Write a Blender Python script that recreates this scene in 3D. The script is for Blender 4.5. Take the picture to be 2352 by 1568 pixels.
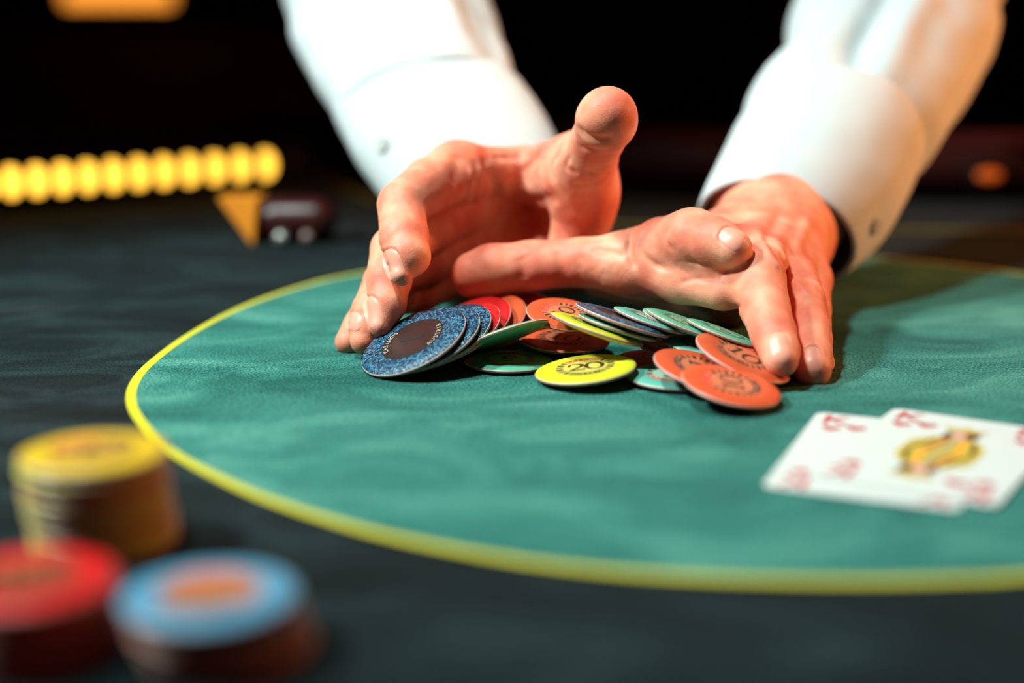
import bpy, bmesh, math, random
import numpy as np
from mathutils import Vector, Matrix, noise
from mathutils.bvhtree import BVHTree

random.seed(7); np.random.seed(7)
S = bpy.context.scene
for o in list(bpy.data.objects): bpy.data.objects.remove(o)

# ------------------------------------------------------------------ camera
F = 50/36*2352.0                       # focal length in pixels of the 2352 wide frame
TH = math.radians(12.9)
CAMH = .138                            # lens height above the felt
TABLE = .75
ST, CT = math.sin(TH), math.cos(TH)
cam_d = bpy.data.cameras.new('camera'); cam = bpy.data.objects.new('camera', cam_d)
S.collection.objects.link(cam); S.camera = cam
cam.location = (0, 0, TABLE+CAMH); cam.rotation_euler = (math.pi/2-TH, 0, 0)
cam_d.lens = 50; cam_d.sensor_width = 36; cam_d.clip_start = .01
cam_d.dof.use_dof = True; cam_d.dof.focus_distance = .572; cam_d.dof.aperture_fstop = 2.7

# ------------------------------------------------------------------ world, exposure
S.view_settings.view_transform = 'Standard'; S.view_settings.look = 'None'
S.view_settings.exposure = 0.0; S.view_settings.gamma = 1
w = bpy.data.worlds.new('world'); S.world = w; w.use_nodes = True
w.node_tree.nodes['Background'].inputs[0].default_value = (1, .35, .25, 1)
w.node_tree.nodes['Background'].inputs[1].default_value = .02

# ------------------------------------------------------------------ lights of the room
def area(name, loc, target, size, power, col, spread=math.pi):
    d = bpy.data.lights.new(name, 'AREA'); d.shape = 'DISK'; d.size = size; d.energy = power; d.color = col; d.spread = spread
    o = bpy.data.objects.new(name, d); S.collection.objects.link(o)
    o.location = loc; o.rotation_euler = (Vector(target)-Vector(loc)).to_track_quat('-Z', 'Y').to_euler()
    return o
def spot(name, loc, target, power, col, ang, blend, rad):
    d = bpy.data.lights.new(name, 'SPOT'); d.energy = power; d.color = col; d.spot_size = math.radians(ang); d.spot_blend = blend; d.shadow_soft_size = rad
    o = bpy.data.objects.new(name, d); S.collection.objects.link(o)
    o.location = loc; o.rotation_euler = (Vector(target)-Vector(loc)).to_track_quat('-Z', 'Y').to_euler()
    return o
spot('key_lamp', (-.78, .42, TABLE+.86), (.02, .58, TABLE+.02), 92, (.82, 1.0, .97), 56, .9, .07)
spot('ceiling_lamp', (-.34, .42, TABLE+1.15), (.03, .60, TABLE+.02), 72, (.86, 1.0, .95), 46, .9, .06)
area('warm_lamp', (1.2, .80, TABLE+.36), (.22, .76, TABLE+.10), .2, 1.15, (1, .38, .12), math.radians(44))
area('front_lamp', (.5, -.9, TABLE+.75), (.1, .6, TABLE+.05), .5, .45, (1, .22, .15))
area('red_lamp', (.75, 1.55, TABLE+.5), (.55, 1.1, TABLE), .1, .8, (1, .12, .06))

# ------------------------------------------------------------------ frame helpers
def P(px, py, z):
    """point seen at photo pixel (px, py), z metres along the optical axis"""
    u = (px-1176)/F*z; v = (py-784)/F*z
    return Vector((u, z*CT-v*ST, TABLE+CAMH-z*ST-v*CT))
def G(px, py, h=0.0):
    v = (py-784)/F
    z = (CAMH-h)/(ST+v*CT)
    return P(px, py, z), z
CAMR = Vector((1, 0, 0)); CAMU = Vector((0, ST, CT)); CAMF = Vector((0, CT, -ST))

def tag(o, label=None, cat=None, group=None, kind=None):
    if label: o['label'] = label
    if cat: o['category'] = cat
    if group: o['group'] = group
    if kind: o['kind'] = kind
    return o
def link(name, data, parent=None):
    o = bpy.data.objects.new(name, data); S.collection.objects.link(o)
    if parent: o.parent = parent
    return o
def mesh(name, verts, faces, mats, parent=None, mi=None, smooth=False):
    me = bpy.data.meshes.new(name); me.from_pydata([tuple(v) for v in verts], [], faces)
    for m in (mats if isinstance(mats, (list, tuple)) else [mats]): me.materials.append(m)
    if mi is not None: me.polygons.foreach_set('material_index', mi)
    if smooth: me.polygons.foreach_set('use_smooth', [True]*len(me.polygons))
    me.update()
    return link(name, me, parent)
def empty(name, loc=(0, 0, 0)):
    o = link(name, None); o.location = loc; o.empty_display_size = .02
    return o

# ------------------------------------------------------------------ materials
KA = .62                                # albedo level of all painted, printed and woven surfaces
def ka(c): return tuple(x*KA for x in c)
def mat(name, col, rough=.5, spec=.5, **k):
    col = ka(col)
    m = bpy.data.materials.new(name); m.use_nodes = True
    b = m.node_tree.nodes['Principled BSDF']
    b.inputs['Base Color'].default_value = (*col, 1); b.inputs['Roughness'].default_value = rough
    b.inputs['Specular IOR Level'].default_value = spec
    for a, v in k.items(): b.inputs[a.replace('_', ' ')].default_value = v
    return m
class N:
    def __init__(s, m): s.t = m.node_tree; s.b = s.t.nodes['Principled BSDF']
    def new(s, ty, **k):
        n = s.t.nodes.new(ty)
        for a, v in k.items(): setattr(n, a, v)
        return n
    def l(s, a, b): s.t.links.new(a, b)
    def coord(s, kind='Object'): return s.new('ShaderNodeTexCoord').outputs[kind]
    def noise(s, scale, detail=3, vec=None, rough=.5, dist=0):
        n = s.new('ShaderNodeTexNoise'); n.inputs['Scale'].default_value = scale; n.inputs['Detail'].default_value = detail
        n.inputs['Roughness'].default_value = rough; n.inputs['Distortion'].default_value = dist
        if vec: s.l(vec, n.inputs['Vector'])
        return n.outputs['Fac']
    def ramp(s, fac, stops):
        r = s.new('ShaderNodeValToRGB'); s.l(fac, r.inputs[0])
        e = r.color_ramp.elements
        while len(e) < len(stops): e.new(.5)
        for x, (p, c) in zip(e, stops): x.position = p; x.color = (*c, 1)
        return r.outputs[0]
    def math(s, op, a, b=None):
        n = s.new('ShaderNodeMath', operation=op)
        for i, x in enumerate((a, b)):
            if x is None: continue
            if isinstance(x, (int, float)): n.inputs[i].default_value = x
            else: s.l(x, n.inputs[i])
        return n.outputs[0]
    def mix(s, fac, a, b, mode='MIX'):
        n = s.new('ShaderNodeMix', data_type='RGBA', blend_type=mode)
        if isinstance(fac, (int, float)): n.inputs[0].default_value = fac
        else: s.l(fac, n.inputs[0])
        for i, x in ((6, a), (7, b)):
            if isinstance(x, tuple): n.inputs[i].default_value = (*x, 1)
            else: s.l(x, n.inputs[i])
        return n.outputs[2]
    def bump(s, h, strength, dist=.001):
        n = s.new('ShaderNodeBump'); n.inputs['Strength'].default_value = strength; n.inputs['Distance'].default_value = dist
        s.l(h, n.inputs['Height']); s.l(n.outputs[0], s.b.inputs['Normal'])

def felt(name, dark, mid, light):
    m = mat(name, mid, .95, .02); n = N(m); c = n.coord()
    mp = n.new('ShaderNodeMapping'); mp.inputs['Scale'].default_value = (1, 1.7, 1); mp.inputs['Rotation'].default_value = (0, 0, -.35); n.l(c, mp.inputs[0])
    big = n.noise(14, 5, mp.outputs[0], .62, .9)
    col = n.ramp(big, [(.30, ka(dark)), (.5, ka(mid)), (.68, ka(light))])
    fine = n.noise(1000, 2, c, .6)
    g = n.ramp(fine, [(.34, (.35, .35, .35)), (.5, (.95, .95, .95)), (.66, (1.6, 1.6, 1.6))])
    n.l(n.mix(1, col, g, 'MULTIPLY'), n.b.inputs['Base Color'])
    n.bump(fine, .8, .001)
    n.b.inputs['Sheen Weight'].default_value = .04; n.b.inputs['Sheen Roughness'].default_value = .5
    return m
M_in = felt('green_felt', (.020, .125, .105), (.044, .22, .18), (.10, .33, .26))
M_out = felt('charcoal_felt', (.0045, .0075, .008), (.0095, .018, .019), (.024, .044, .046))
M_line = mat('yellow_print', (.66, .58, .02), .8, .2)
_n = N(M_line); _n.bump(_n.noise(1500, 2, _n.coord()), .4, .0005)
M_skin = mat('skin', (.78, .28, .16), .5, .25)
M_nail = mat('fingernail', (1.2, .47, .33), .38, .4)
M_shirt = mat('white_cotton', (.77, .80, .80), .85, .2)
M_cuff = M_shirt
M_black = mat('black_cloth', (.004, .004, .005), .9, .1)
M_leather = mat('dark_red_leather', (.09, .014, .012), .6, .3)
def skin():
    n = N(M_skin); c = n.coord()
    a = n.noise(60, 4, c); f = n.noise(420, 4, c, .6)
    v = n.new('ShaderNodeTexVoronoi'); v.inputs['Scale'].default_value = 1900; n.l(c, v.inputs['Vector'])
    n.l(n.ramp(a, [(.30, ka((1.02, .21, .13))), (.5, ka((1.15, .345, .21))), (.68, ka((1.24, .52, .33)))]), n.b.inputs['Base Color'])
    h = n.math('ADD', n.math('MULTIPLY', f, .8), n.math('MULTIPLY', v.outputs['Distance'], .22))
    n.bump(h, .30, .0006)
    n.b.inputs['Subsurface Weight'].default_value = .22; n.b.inputs['Subsurface Radius'].default_value = (1, .28, .12); n.b.inputs['Subsurface Scale'].default_value = .0035
skin()
_n = N(M_shirt); _n.bump(_n.noise(900, 2, _n.coord()), .15, .0004)

# ------------------------------------------------------------------ the room (dark casino hall)
def box(name, lo, hi, m, parent=None, kind=None):
    (x0, y0, z0), (x1, y1, z1) = lo, hi
    v = [(x, y, z) for z in (z0, z1) for y in (y0, y1) for x in (x0, x1)]
    f = [(0, 2, 3, 1), (4, 5, 7, 6), (0, 1, 5, 4), (2, 6, 7, 3), (0, 4, 6, 2), (1, 3, 7, 5)]
    o = mesh(name, v, f, m, parent)
    if kind: o['kind'] = kind
    return o
M_wall = mat('dark_wall', (.012, .006, .006), .8, .2)
M_floor = mat('dark_carpet', (.015, .006, .006), .95, .1)
_n = N(M_wall); _n.l(_n.ramp(_n.noise(2, 3, _n.coord()), [(.3, (.006, .003, .003)), (.7, (.015, .006, .006))]), _n.b.inputs['Base Color'])
_n = N(M_floor); _n.l(_n.ramp(_n.noise(30, 3, _n.coord()), [(.3, (.01, .004, .004)), (.7, (.03, .008, .008))]), _n.b.inputs['Base Color'])
box('floor', (-3, -2, -.05), (3, 4.05, 0), M_floor, kind='structure')
box('wall_back', (-3, 4, 0), (3, 4.1, 3), M_wall, kind='structure')
box('wall_left', (-3.1, -2, 0), (-3, 4.1, 3), M_wall, kind='structure')
box('wall_right', (3, -2, 0), (3.1, 4.1, 3), M_wall, kind='structure')

# ------------------------------------------------------------------ splines
def catmull(pts, n=12, closed=False):
    pts = [Vector(p) for p in pts]; out = []
    N_ = len(pts); rng = range(N_ if closed else N_-1)
    for i in rng:
        if closed: p0, p1, p2, p3 = pts[(i-1) % N_], pts[i], pts[(i+1) % N_], pts[(i+2) % N_]
        else: p0, p1, p2, p3 = pts[max(i-1, 0)], pts[i], pts[i+1], pts[min(i+2, N_-1)]
        for k in range(n):
            t = k/n
            out.append(.5*((2*p1)+(p2-p0)*t+(2*p0-5*p1+4*p2-p3)*t*t+(3*p1-p0-3*p2+p3)*t**3))
    if not closed: out.append(pts[-1])
    return out

# ------------------------------------------------------------------ gaming table
table = empty('poker_table', (.1, .9, 0))
tag(table, 'large gaming table with green and charcoal felt, yellow lines and dark red padded rail', 'table')
def tchild(o): o.parent = table; o.matrix_parent_inverse = Matrix.Translation(-table.location); return o
# outline of the betting area (ground points, measured)
lp = [(830, 627), (700, 655), (560, 703), (440, 765), (350, 830), (308, 880), (303, 930), (338, 985), (400, 1040), (500, 1095), (620, 1148),
      (820, 1212), (1000, 1253), (1200, 1288), (1400, 1311), (1600, 1325), (1800, 1332), (2000, 1334), (2200, 1330), (2352, 1322)]
loop = [G(*p)[0].to_2d() for p in lp]
loop += [Vector(a) for a in [(.19, .352), (.26, .39), (.32, .47), (.345, .57), (.33, .68), (.27, .78), (.18, .84), (.08, .86), (-.01, .835)]]
loop = catmull([v.to_3d() for v in loop], 8, True)
def offset(lp_, d):
    out = []
    n = len(lp_)
    for i, p in enumerate(lp_):
        t = (lp_[(i+1) % n]-lp_[i-1]).normalized()
        out.append(p+Vector((t.y, -t.x, 0))*d)
    return out
LW = .0019
inner = offset(loop, -LW); outer = offset(loop, LW)
if sum((v-Vector((.1, .6, 0))).length for v in inner) > sum((v-Vector((.1, .6, 0))).length for v in outer): inner, outer = outer, inner
# rail path along the far edge
rail = catmull([(-.33, 1.9, 0), (-.20, 1.56, 0), (-.06, 1.26, 0), (.06, 1.135, 0), (.22, 1.095, 0), (.5, 1.085, 0), (1.1, 1.08, 0)], 14)
edge = rail
# playing surface: one mesh, green inside, yellow ring, charcoal outside
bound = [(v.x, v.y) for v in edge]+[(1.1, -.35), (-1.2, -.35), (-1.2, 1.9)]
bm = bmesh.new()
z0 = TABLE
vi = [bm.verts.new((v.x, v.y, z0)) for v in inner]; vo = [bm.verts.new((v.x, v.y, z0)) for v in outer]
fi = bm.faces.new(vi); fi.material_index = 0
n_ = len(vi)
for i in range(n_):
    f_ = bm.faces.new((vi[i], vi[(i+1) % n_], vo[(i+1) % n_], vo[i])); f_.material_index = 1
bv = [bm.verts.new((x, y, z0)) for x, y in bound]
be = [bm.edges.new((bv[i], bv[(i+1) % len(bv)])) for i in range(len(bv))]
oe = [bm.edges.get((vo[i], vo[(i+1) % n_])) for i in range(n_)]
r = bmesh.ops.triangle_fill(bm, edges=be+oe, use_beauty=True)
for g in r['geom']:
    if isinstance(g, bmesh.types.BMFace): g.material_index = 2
bmesh.ops.recalc_face_normals(bm, faces=bm.faces)
for f_ in bm.faces:
    if f_.normal.z < 0: f_.normal_flip()
me = bpy.data.meshes.new('playing_surface'); bm.to_mesh(me); bm.free()
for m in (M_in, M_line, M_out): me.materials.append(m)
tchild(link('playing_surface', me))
# far printed line, running beside the rail
def ribbon(name, path, w_, z, m):
    v = []; f = []
    for i, p in enumerate(path):
        t = (path[min(i+1, len(path)-1)]-path[max(i-1, 0)]).normalized(); s = Vector((t.y, -t.x, 0))*w_/2
        v += [(p.x-s.x, p.y-s.y, z), (p.x+s.x, p.y+s.y, z)]
        if i: f.append((2*i-2, 2*i-1, 2*i+1, 2*i))
    return mesh(name, v, f, m)
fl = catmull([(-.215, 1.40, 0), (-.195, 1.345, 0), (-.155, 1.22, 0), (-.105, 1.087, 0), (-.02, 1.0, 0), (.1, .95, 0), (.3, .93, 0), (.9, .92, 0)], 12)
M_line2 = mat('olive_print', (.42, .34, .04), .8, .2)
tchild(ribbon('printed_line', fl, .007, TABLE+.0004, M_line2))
# table body
def prism(name, poly, zlo, zhi, m):
    n = len(poly)
    v = [(x, y, zlo) for x, y in poly]+[(x, y, zhi) for x, y in poly]
    f = [tuple(range(n-1, -1, -1)), tuple(range(n, 2*n))]+[(i, (i+1) % n, n+(i+1) % n, n+i) for i in range(n)]
    return mesh(name, v, f, m)
M_wood = mat('dark_wood', (.02, .008, .005), .5, .4)
_n = N(M_wood); _n.l(_n.ramp(_n.noise(8, 4, _n.coord()), [(.3, (.012, .005, .003)), (.7, (.03, .012, .008))]), _n.b.inputs['Base Color'])
tchild(prism('table_body', bound, TABLE-.06, TABLE-.001, M_wood))
for x, y in ((-.95, 0), (.9, 0), (-.95, 1.6), (.9, .9)):
    tchild(box('leg', (x-.04, y-.04, 0), (x+.04, y+.04, TABLE-.06), M_wood))
def tube(name, path, r, m, parent=None, flat=1.0, n=16, up=Vector((0, 0, 1))):
    v = []; f = []
    for i, p in enumerate(path):
        t = (path[min(i+1, len(path)-1)]-path[max(i-1, 0)]).normalized(); s = t.cross(up).normalized(); u = s.cross(t)
        for k in range(n):
            a = 2*math.pi*k/n; v.append(p+s*math.cos(a)*r+u*math.sin(a)*r*flat)
        if i:
            for k in range(n): f.append(((i-1)*n+k, (i-1)*n+(k+1) % n, i*n+(k+1) % n, i*n+k))
    f.append(tuple(range(n-1, -1, -1))); f.append(tuple((len(path)-1)*n+k for k in range(n)))
    return mesh(name, v, f, m, parent, smooth=True)
_n = N(M_leather); _n.bump(_n.noise(300, 3, _n.coord()), .3, .0008)
tchild(tube('padded_rail', [p+Vector((0, 0, TABLE+.024)) + Vector((.03, .03, 0)) for p in rail], .036, M_leather, flat=.72))

# ------------------------------------------------------------------ LED strip at the far left end of the table
def hgt(px, py, h): return G(px, py, h)[0]
A0 = hgt(-480, 452, .022); A1 = hgt(676, 373, .022)
led = empty('light_strip', (0, 0, 0)); tag(led, 'row of round glowing amber lamps on a dark bar at the far left', 'light strip')
led.location = A0
def emis(name, col, s):
    m = bpy.data.materials.new(name); m.use_nodes = True; b = m.node_tree.nodes['Principled BSDF']
    b.inputs['Base Color'].default_value = (*col, 1); b.inputs['Emission Color'].default_value = (*col, 1); b.inputs['Emission Strength'].default_value = s
    return m
M_led = emis('amber_glow', (1, .52, .05), 2.8)
M_bar = mat('black_metal', (.012, .008, .006), .4, .5)
def lchild(o): o.parent = led; o.matrix_parent_inverse = Matrix.Translation(-led.location); return o
d = (A1-A0).normalized(); nb = Vector((-d.y, d.x, 0))
bar_pts = [A0-d*.02, A1+d*.01]
lchild(tube('bar', [bar_pts[0]+nb*.012, bar_pts[1]+nb*.012], .0165, M_bar, flat=1, n=12))
def sphere(name, c, r, m, parent=None, sc=(1, 1, 1), seg=24, rings=14):
    v = []; f = []
    for i in range(rings+1):
        a = math.pi*i/rings
        for k in range(seg):
            b = 2*math.pi*k/seg
            v.append((c[0]+r*sc[0]*math.sin(a)*math.cos(b), c[1]+r*sc[1]*math.sin(a)*math.sin(b), c[2]+r*sc[2]*math.cos(a)))
    for i in range(rings):
        for k in range(seg):
            f.append((i*seg+k, (i+1)*seg+k, (i+1)*seg+(k+1) % seg, i*seg+(k+1) % seg))
    return mesh(name, v, f, m, parent, smooth=True)
px = 608.0
b0 = None
i = 0
while px > -420:
    py = 378 + (608-px)*.0688+(0 if px > 0 else 0)
    c = hgt(px, py, .022)
    if b0 is None:
        b0 = sphere('bulb', (0, 0, 0), .0084, M_led, sc=(1, .7, 1.35)); o = b0
    else:
        o = b0.copy(); S.collection.objects.link(o)
    o.parent = led; o.location = c-led.location
    i += 1; px -= 58.3 - i*.0

# ------------------------------------------------------------------ distant furniture
M_amber = emis('orange_glow', (1, .33, .035), 1.6)
M_seat = mat('wine_red_upholstery', (.05, .006, .006), .6, .3)
_n = N(M_seat); _n.bump(_n.noise(200, 2, _n.coord()), .3, .001)
def rbox(name, lo, hi, m, parent=None, bev=.01, seg=3):
    bm = bmesh.new(); bmesh.ops.create_cube(bm, size=1)
    for v in bm.verts:
        v.co = Vector((lo[i]+(v.co[i]+.5)*(hi[i]-lo[i]) for i in range(3)))
    bmesh.ops.bevel(bm, geom=bm.edges[:], offset=bev, segments=seg, affect='EDGES', profile=.5)
    me = bpy.data.meshes.new(name); bm.to_mesh(me); bm.free(); me.materials.append(m)
    me.polygons.foreach_set('use_smooth', [True]*len(me.polygons))
    return link(name, me, parent)
lamp = empty('wall_lamp', P(272, -2, 3.0)); tag(lamp, 'glowing orange bar lamp at the top left, far behind the table', 'lamp')
rbox('diffuser', (-.112, -.02, -.012), (.112, .02, .03), M_amber, lamp, .008)
rbox('bracket', (-.02, .02, -.01), (.02, 4.0-lamp.location.y, .02), M_bar, lamp, .004)
bench = empty('bench', (-.8, 3.2, 0)); tag(bench, 'dim wine red padded bench far behind on the left', 'bench')
rbox('seat', (-.9, -.3, .38), (1.0, .3, .50), M_seat, bench, .03)
rbox('backrest', (-.9, .2, .50), (1.0, .34, .86), M_seat, bench, .04)
for x in (-.8, .9):
    for y in (-.25, .25): rbox('leg', (x-.03, y-.03, 0), (x+.03, y+.03, .39), M_wood, bench, .005)

gl = empty('rail_glow', P(2272, 402, 1.075)); tag(gl, 'dim orange glow spot added beside the far padded rail at the right', 'lamp')  # added glowing spot, stands in for an orange reflection on the rail
rbox('glow_backing', (-.014, .0, -.012), (.014, .02, .010), M_bar, gl, .003)
sphere('lens', (0, 0, 0), .0065, emis('dim_orange', (1, .16, .015), .30), gl, sc=(1.5, .5, .7))  # flattened emissive blob that imitates the glow, not a real lamp part
# small box standing on the felt far left of the hands
bx = empty('card_box', G(640, 556)[0]); tag(bx, 'small dark red box with an amber side on the felt below the lamp row', 'box')
M_bx = mat('oxblood_lacquer', (.06, .008, .008), .35, .5); M_amb = mat('amber_plastic', (1.3, .42, .03), .4, .5); M_knob = mat('pale_metal', (.75, .72, .66), .2, .6, Metallic=.6)
rbox('body', (-.014, -.012, 0), (.036, .026, .027), M_bx, bx, .0125, 6)
v = [(-.014, -.013, 0), (-.036, -.004, .028), (-.036, .018, .028), (-.014, .020, 0), (-.010, -.013, .028), (-.010, .020, .028)]
mesh('side_panel', v, [(0, 1, 2, 3), (0, 4, 1), (3, 2, 5), (1, 4, 5, 2), (0, 3, 5, 4)], M_amb, bx)
sphere('knob', (.004, -.015, .005), .0042, M_knob, bx)
sphere('knob', (.020, -.015, .0055), .0036, mat('dull_knob', (.4, .25, .22), .3, .5), bx)
# ------------------------------------------------------------------ casino chips
GL = {}
def glyph(ch):
    if ch in GL: return GL[ch]
    cu = bpy.data.curves.new('g', 'FONT'); cu.body = ch; cu.size = 1; cu.align_x = 'CENTER'; cu.resolution_u = 3; cu.offset = .012
    ob = bpy.data.objects.new('g', cu); S.collection.objects.link(ob)
    me = bpy.data.meshes.new_from_object(ob)
    v = [tuple(x.co) for x in me.vertices]; f = [tuple(p.vertices) for p in me.polygons]
    bpy.data.objects.remove(ob); bpy.data.meshes.remove(me); bpy.data.curves.remove(cu)
    GL[ch] = (v, f); return GL[ch]
def stroke(pts, widths, n=6):
    """variable width pen stroke -> verts (2d), faces"""
    c = catmull([(x, y, 0) for x, y in pts], n) if len(pts) > 2 else [Vector((x, y, 0)) for x, y in pts]
    W = np.interp(np.linspace(0, len(widths)-1, len(c)), range(len(widths)), widths)
    v = []; f = []
    for i, p in enumerate(c):
        t = (c[min(i+1, len(c)-1)]-c[max(i-1, 0)]).normalized(); s = Vector((t.y, -t.x, 0))*W[i]/2
        v += [(p.x-s.x, p.y-s.y), (p.x+s.x, p.y+s.y)]
        if i: f.append((2*i-2, 2*i-1, 2*i+1, 2*i))
    return v, f
def digit(ch):      # serif numerals drawn with a broad pen, unit height
    L = []
    if ch == '0':
        pts = [(.36*math.cos(a), .5+.5*math.sin(a)) for a in np.linspace(0, 2*math.pi, 13)]
        L.append(stroke(pts, [.2, .15, .07, .15, .2, .15, .07, .15, .2], 4))
    if ch == '1':
        L += [stroke([(0, 0), (0, 1)], [.18, .18]), stroke([(-.25, .03), (.25, .03)], [.09, .09]), stroke([(-.26, .78), (-.1, .86), (0, .98)], [.08, .1, .1])]
    if ch == '2':
        L += [stroke([(-.3, .75), (-.22, .93), (.02, 1.0), (.27, .86), (.26, .62), (.02, .36), (-.3, .08)], [.12, .1, .1, .18, .2, .12, .08]),
              stroke([(-.33, .06), (.3, .06)], [.14, .16]), stroke([(.33, 0), (.33, .25)], [.07, .05]), stroke([(-.36, .72), (-.22, .76)], [.16, .16])]
    if ch == '5':
        L += [stroke([(-.22, .95), (.26, .95)], [.14, .12]), stroke([(-.2, 1), (-.24, .52)], [.06, .06]),
              stroke([(-.24, .52), (-.02, .62), (.22, .52), (.3, .3), (.16, .06), (-.1, .0), (-.3, .1)], [.05, .1, .16, .2, .16, .08, .08]), stroke([(-.34, .16), (-.2, .16)], [.18, .18])]
    return L
class Sheet:
    def __init__(s): s.v = []; s.f = []; s.m = []
    def add(s, v, f, mi, z):
        o = len(s.v); s.v += [(a[0], a[1], z) for a in v]
        for q in f:
            # make faces look upward
            p = [v[k] for k in q]; ar = sum(p[k][0]*p[(k+1) % len(p)][1]-p[(k+1) % len(p)][0]*p[k][1] for k in range(len(p)))
            q = tuple(o+k for k in q); s.f.append(q if ar > 0 else q[::-1]); s.m.append(mi)
    def arc(s, r0, r1, a0, a1, mi, z):
        n = max(2, int(abs(a1-a0)/.12)+1); v = []; f = []
        for k in range(n+1):
            a = a0+(a1-a0)*k/n
            v += [(r0*math.cos(a), r0*math.sin(a)), (r1*math.cos(a), r1*math.sin(a))]
            if k: f.append((2*k-2, 2*k-1, 2*k+1, 2*k))
        s.add(v, f, mi, z)
    def text_arc(s, txt, r, mid, size, mi, z, step, inward):
        for k, ch in enumerate(txt):
            a = mid+(k-(len(txt)-1)/2)*step*(-1 if not inward else 1)
            v, f = glyph(ch); rot = a-math.pi/2 if not inward else a+math.pi/2
            rr = r-size*.35 if not inward else r+size*.35
            cx, cy = rr*math.cos(a), rr*math.sin(a); c_, s_ = math.cos(rot)*size, math.sin(rot)*size
            s.add([(cx+x[0]*c_-x[1]*s_, cy+x[0]*s_+x[1]*c_) for x in v], f, mi, z)
def chip_inlay(num, mats):
    s = Sheet(); z = .00145; e = .00004
    s.arc(0.0001, .0118, 0, 2*math.pi, 0, z)
    R = math.radians
    for side in (0, 180):
        w0 = -38 if side == 0 else -38
        for k in range(6):
            a = side-40+k*16
            s.arc(.0088, .0116, R(a-5.0 if k % 2 else a-3.2), R(a+5.0 if k % 2 else a+3.2), 1, z+e)
    s.arc(.0088, .0117, R(50), R(130), 2, z+e); s.arc(.0088, .0117, R(230), R(310), 3, z+e)
    s.text_arc('CASINOS', .01025, R(90), .0026, 4, z+2*e, .19, False)
    s.text_arc('AUSTRIA', .01025, R(270), .0026, 4, z+2*e, .19, True)
    sz = .0090; adv = .80*sz
    x0 = -(len(num)-1)/2*adv
    for k, ch in enumerate(num):
        for v, f in digit(ch):
            s.add([(x0+k*adv+x*sz, (y-.5)*sz) for x, y in v], f, 1, z+e*(1+k*.2))
    me = bpy.data.meshes.new('inlay'); me.from_pydata(s.v, [], s.f)
    for m in mats: me.materials.append(m)
    me.polygons.foreach_set('material_index', s.m); me.update()
    return me
PROF = [(.0001, .00142, 0), (.0120, .00142, 0), (.0126, .00155, 0), (.0165, .00150, 0), (.0185, .00105, 0), (.0198, .00055, 1), (.0200, .00020, 2), (.0200, -.00015, 1), (.0198, -.00055, 0),
        (.0185, -.00105, 0), (.0165, -.00150, 0), (.0126, -.00155, 0), (.0001, -.00142, 0)]
def chip_mesh(name, mats):
    n = 72; v = []; f = []; mi = []; sm = []
    for r, z, _ in PROF:
        for k in range(n):
            a = 2*math.pi*k/n; v.append((r*math.cos(a), r*math.sin(a), z))
    for i in range(len(PROF)-1):
        for k in range(n):
            f.append((i*n+k, (i+1)*n+k, (i+1)*n+(k+1) % n, i*n+(k+1) % n)); mi.append(PROF[i][2])
    me = bpy.data.meshes.new(name); me.from_pydata(v, [], f)
    for m in mats: me.materials.append(m)
    me.polygons.foreach_set('material_index', mi); me.polygons.foreach_set('use_smooth', [True]*len(f)); me.update()
    return me
def plastic(name, col, speck=False, sat=.12):
    m = mat(name, col, .36, .35); n = N(m); c = n.coord()
    if speck:
        v = n.new('ShaderNodeTexVoronoi'); v.inputs['Scale'].default_value = 1500; n.l(c, v.inputs['Vector'])
        n.l(n.ramp(v.outputs['Color'], [(.2, ka((.004, .02, .05))), (.5, ka(col)), (.85, ka((.08, .28, .42)))]), n.b.inputs['Base Color'])
        n.bump(v.outputs['Distance'], .8, .0003); n.b.inputs['Roughness'].default_value = .28
    else:
        mp = n.new('ShaderNodeMapping'); mp.inputs['Scale'].default_value = (1100, 1100, 1100); n.l(c, mp.inputs[0])
        ch = n.new('ShaderNodeTexBrick'); ch.inputs['Scale'].default_value = 1; n.l(mp.outputs[0], ch.inputs['Vector'])
        ch.inputs['Mortar Size'].default_value = .08
        n.bump(ch.outputs['Fac'], .35, .00012)
        n.l(n.mix(n.noise(120, 2, c), ka(tuple(x*.92 for x in col)), ka(tuple(min(1, x*1.06) for x in col))), n.b.inputs['Base Color'])
    return m
M_stripe = mat('white_edge', (.85, .62, .52), .4); M_red = mat('red_edge', (.55, .05, .06), .4)
M_brown = mat('brown_print', (.075, .022, .012), .4); M_redp = mat('red_print', (1.0, .05, .03), .4); M_blk = mat('black_print', (.015, .01, .008), .4)
COL = {'yellow': (.86, .83, .03), 'orange': (.86, .115, .035), 'green': (.13, .52, .33), 'teal': (.16, .56, .44), 'blue': (.008, .062, .13), 'red': (.92, .012, .014), 'lightblue': (.12, .38, .58), 'gold': (.86, .52, .02)}  # blue lowered: shade from the fingers is put into its colour
NUM = {'yellow': '20', 'orange': '10', 'green': '5', 'teal': '5', 'blue': '1', 'red': '10', 'lightblue': '1', 'gold': '20'}
FIELD = {'yellow': (.85, .70, .13), 'orange': (.80, .22, .10), 'green': (.32, .60, .36), 'teal': (.36, .62, .46), 'gold': (.75, .38, .06), 'blue': (.045, .013, .010), 'red': (.45, .10, .04), 'lightblue': (.62, .22, .09)}  # blue field painted dark in place of the shade under the fingers
PROTO = {}
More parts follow.
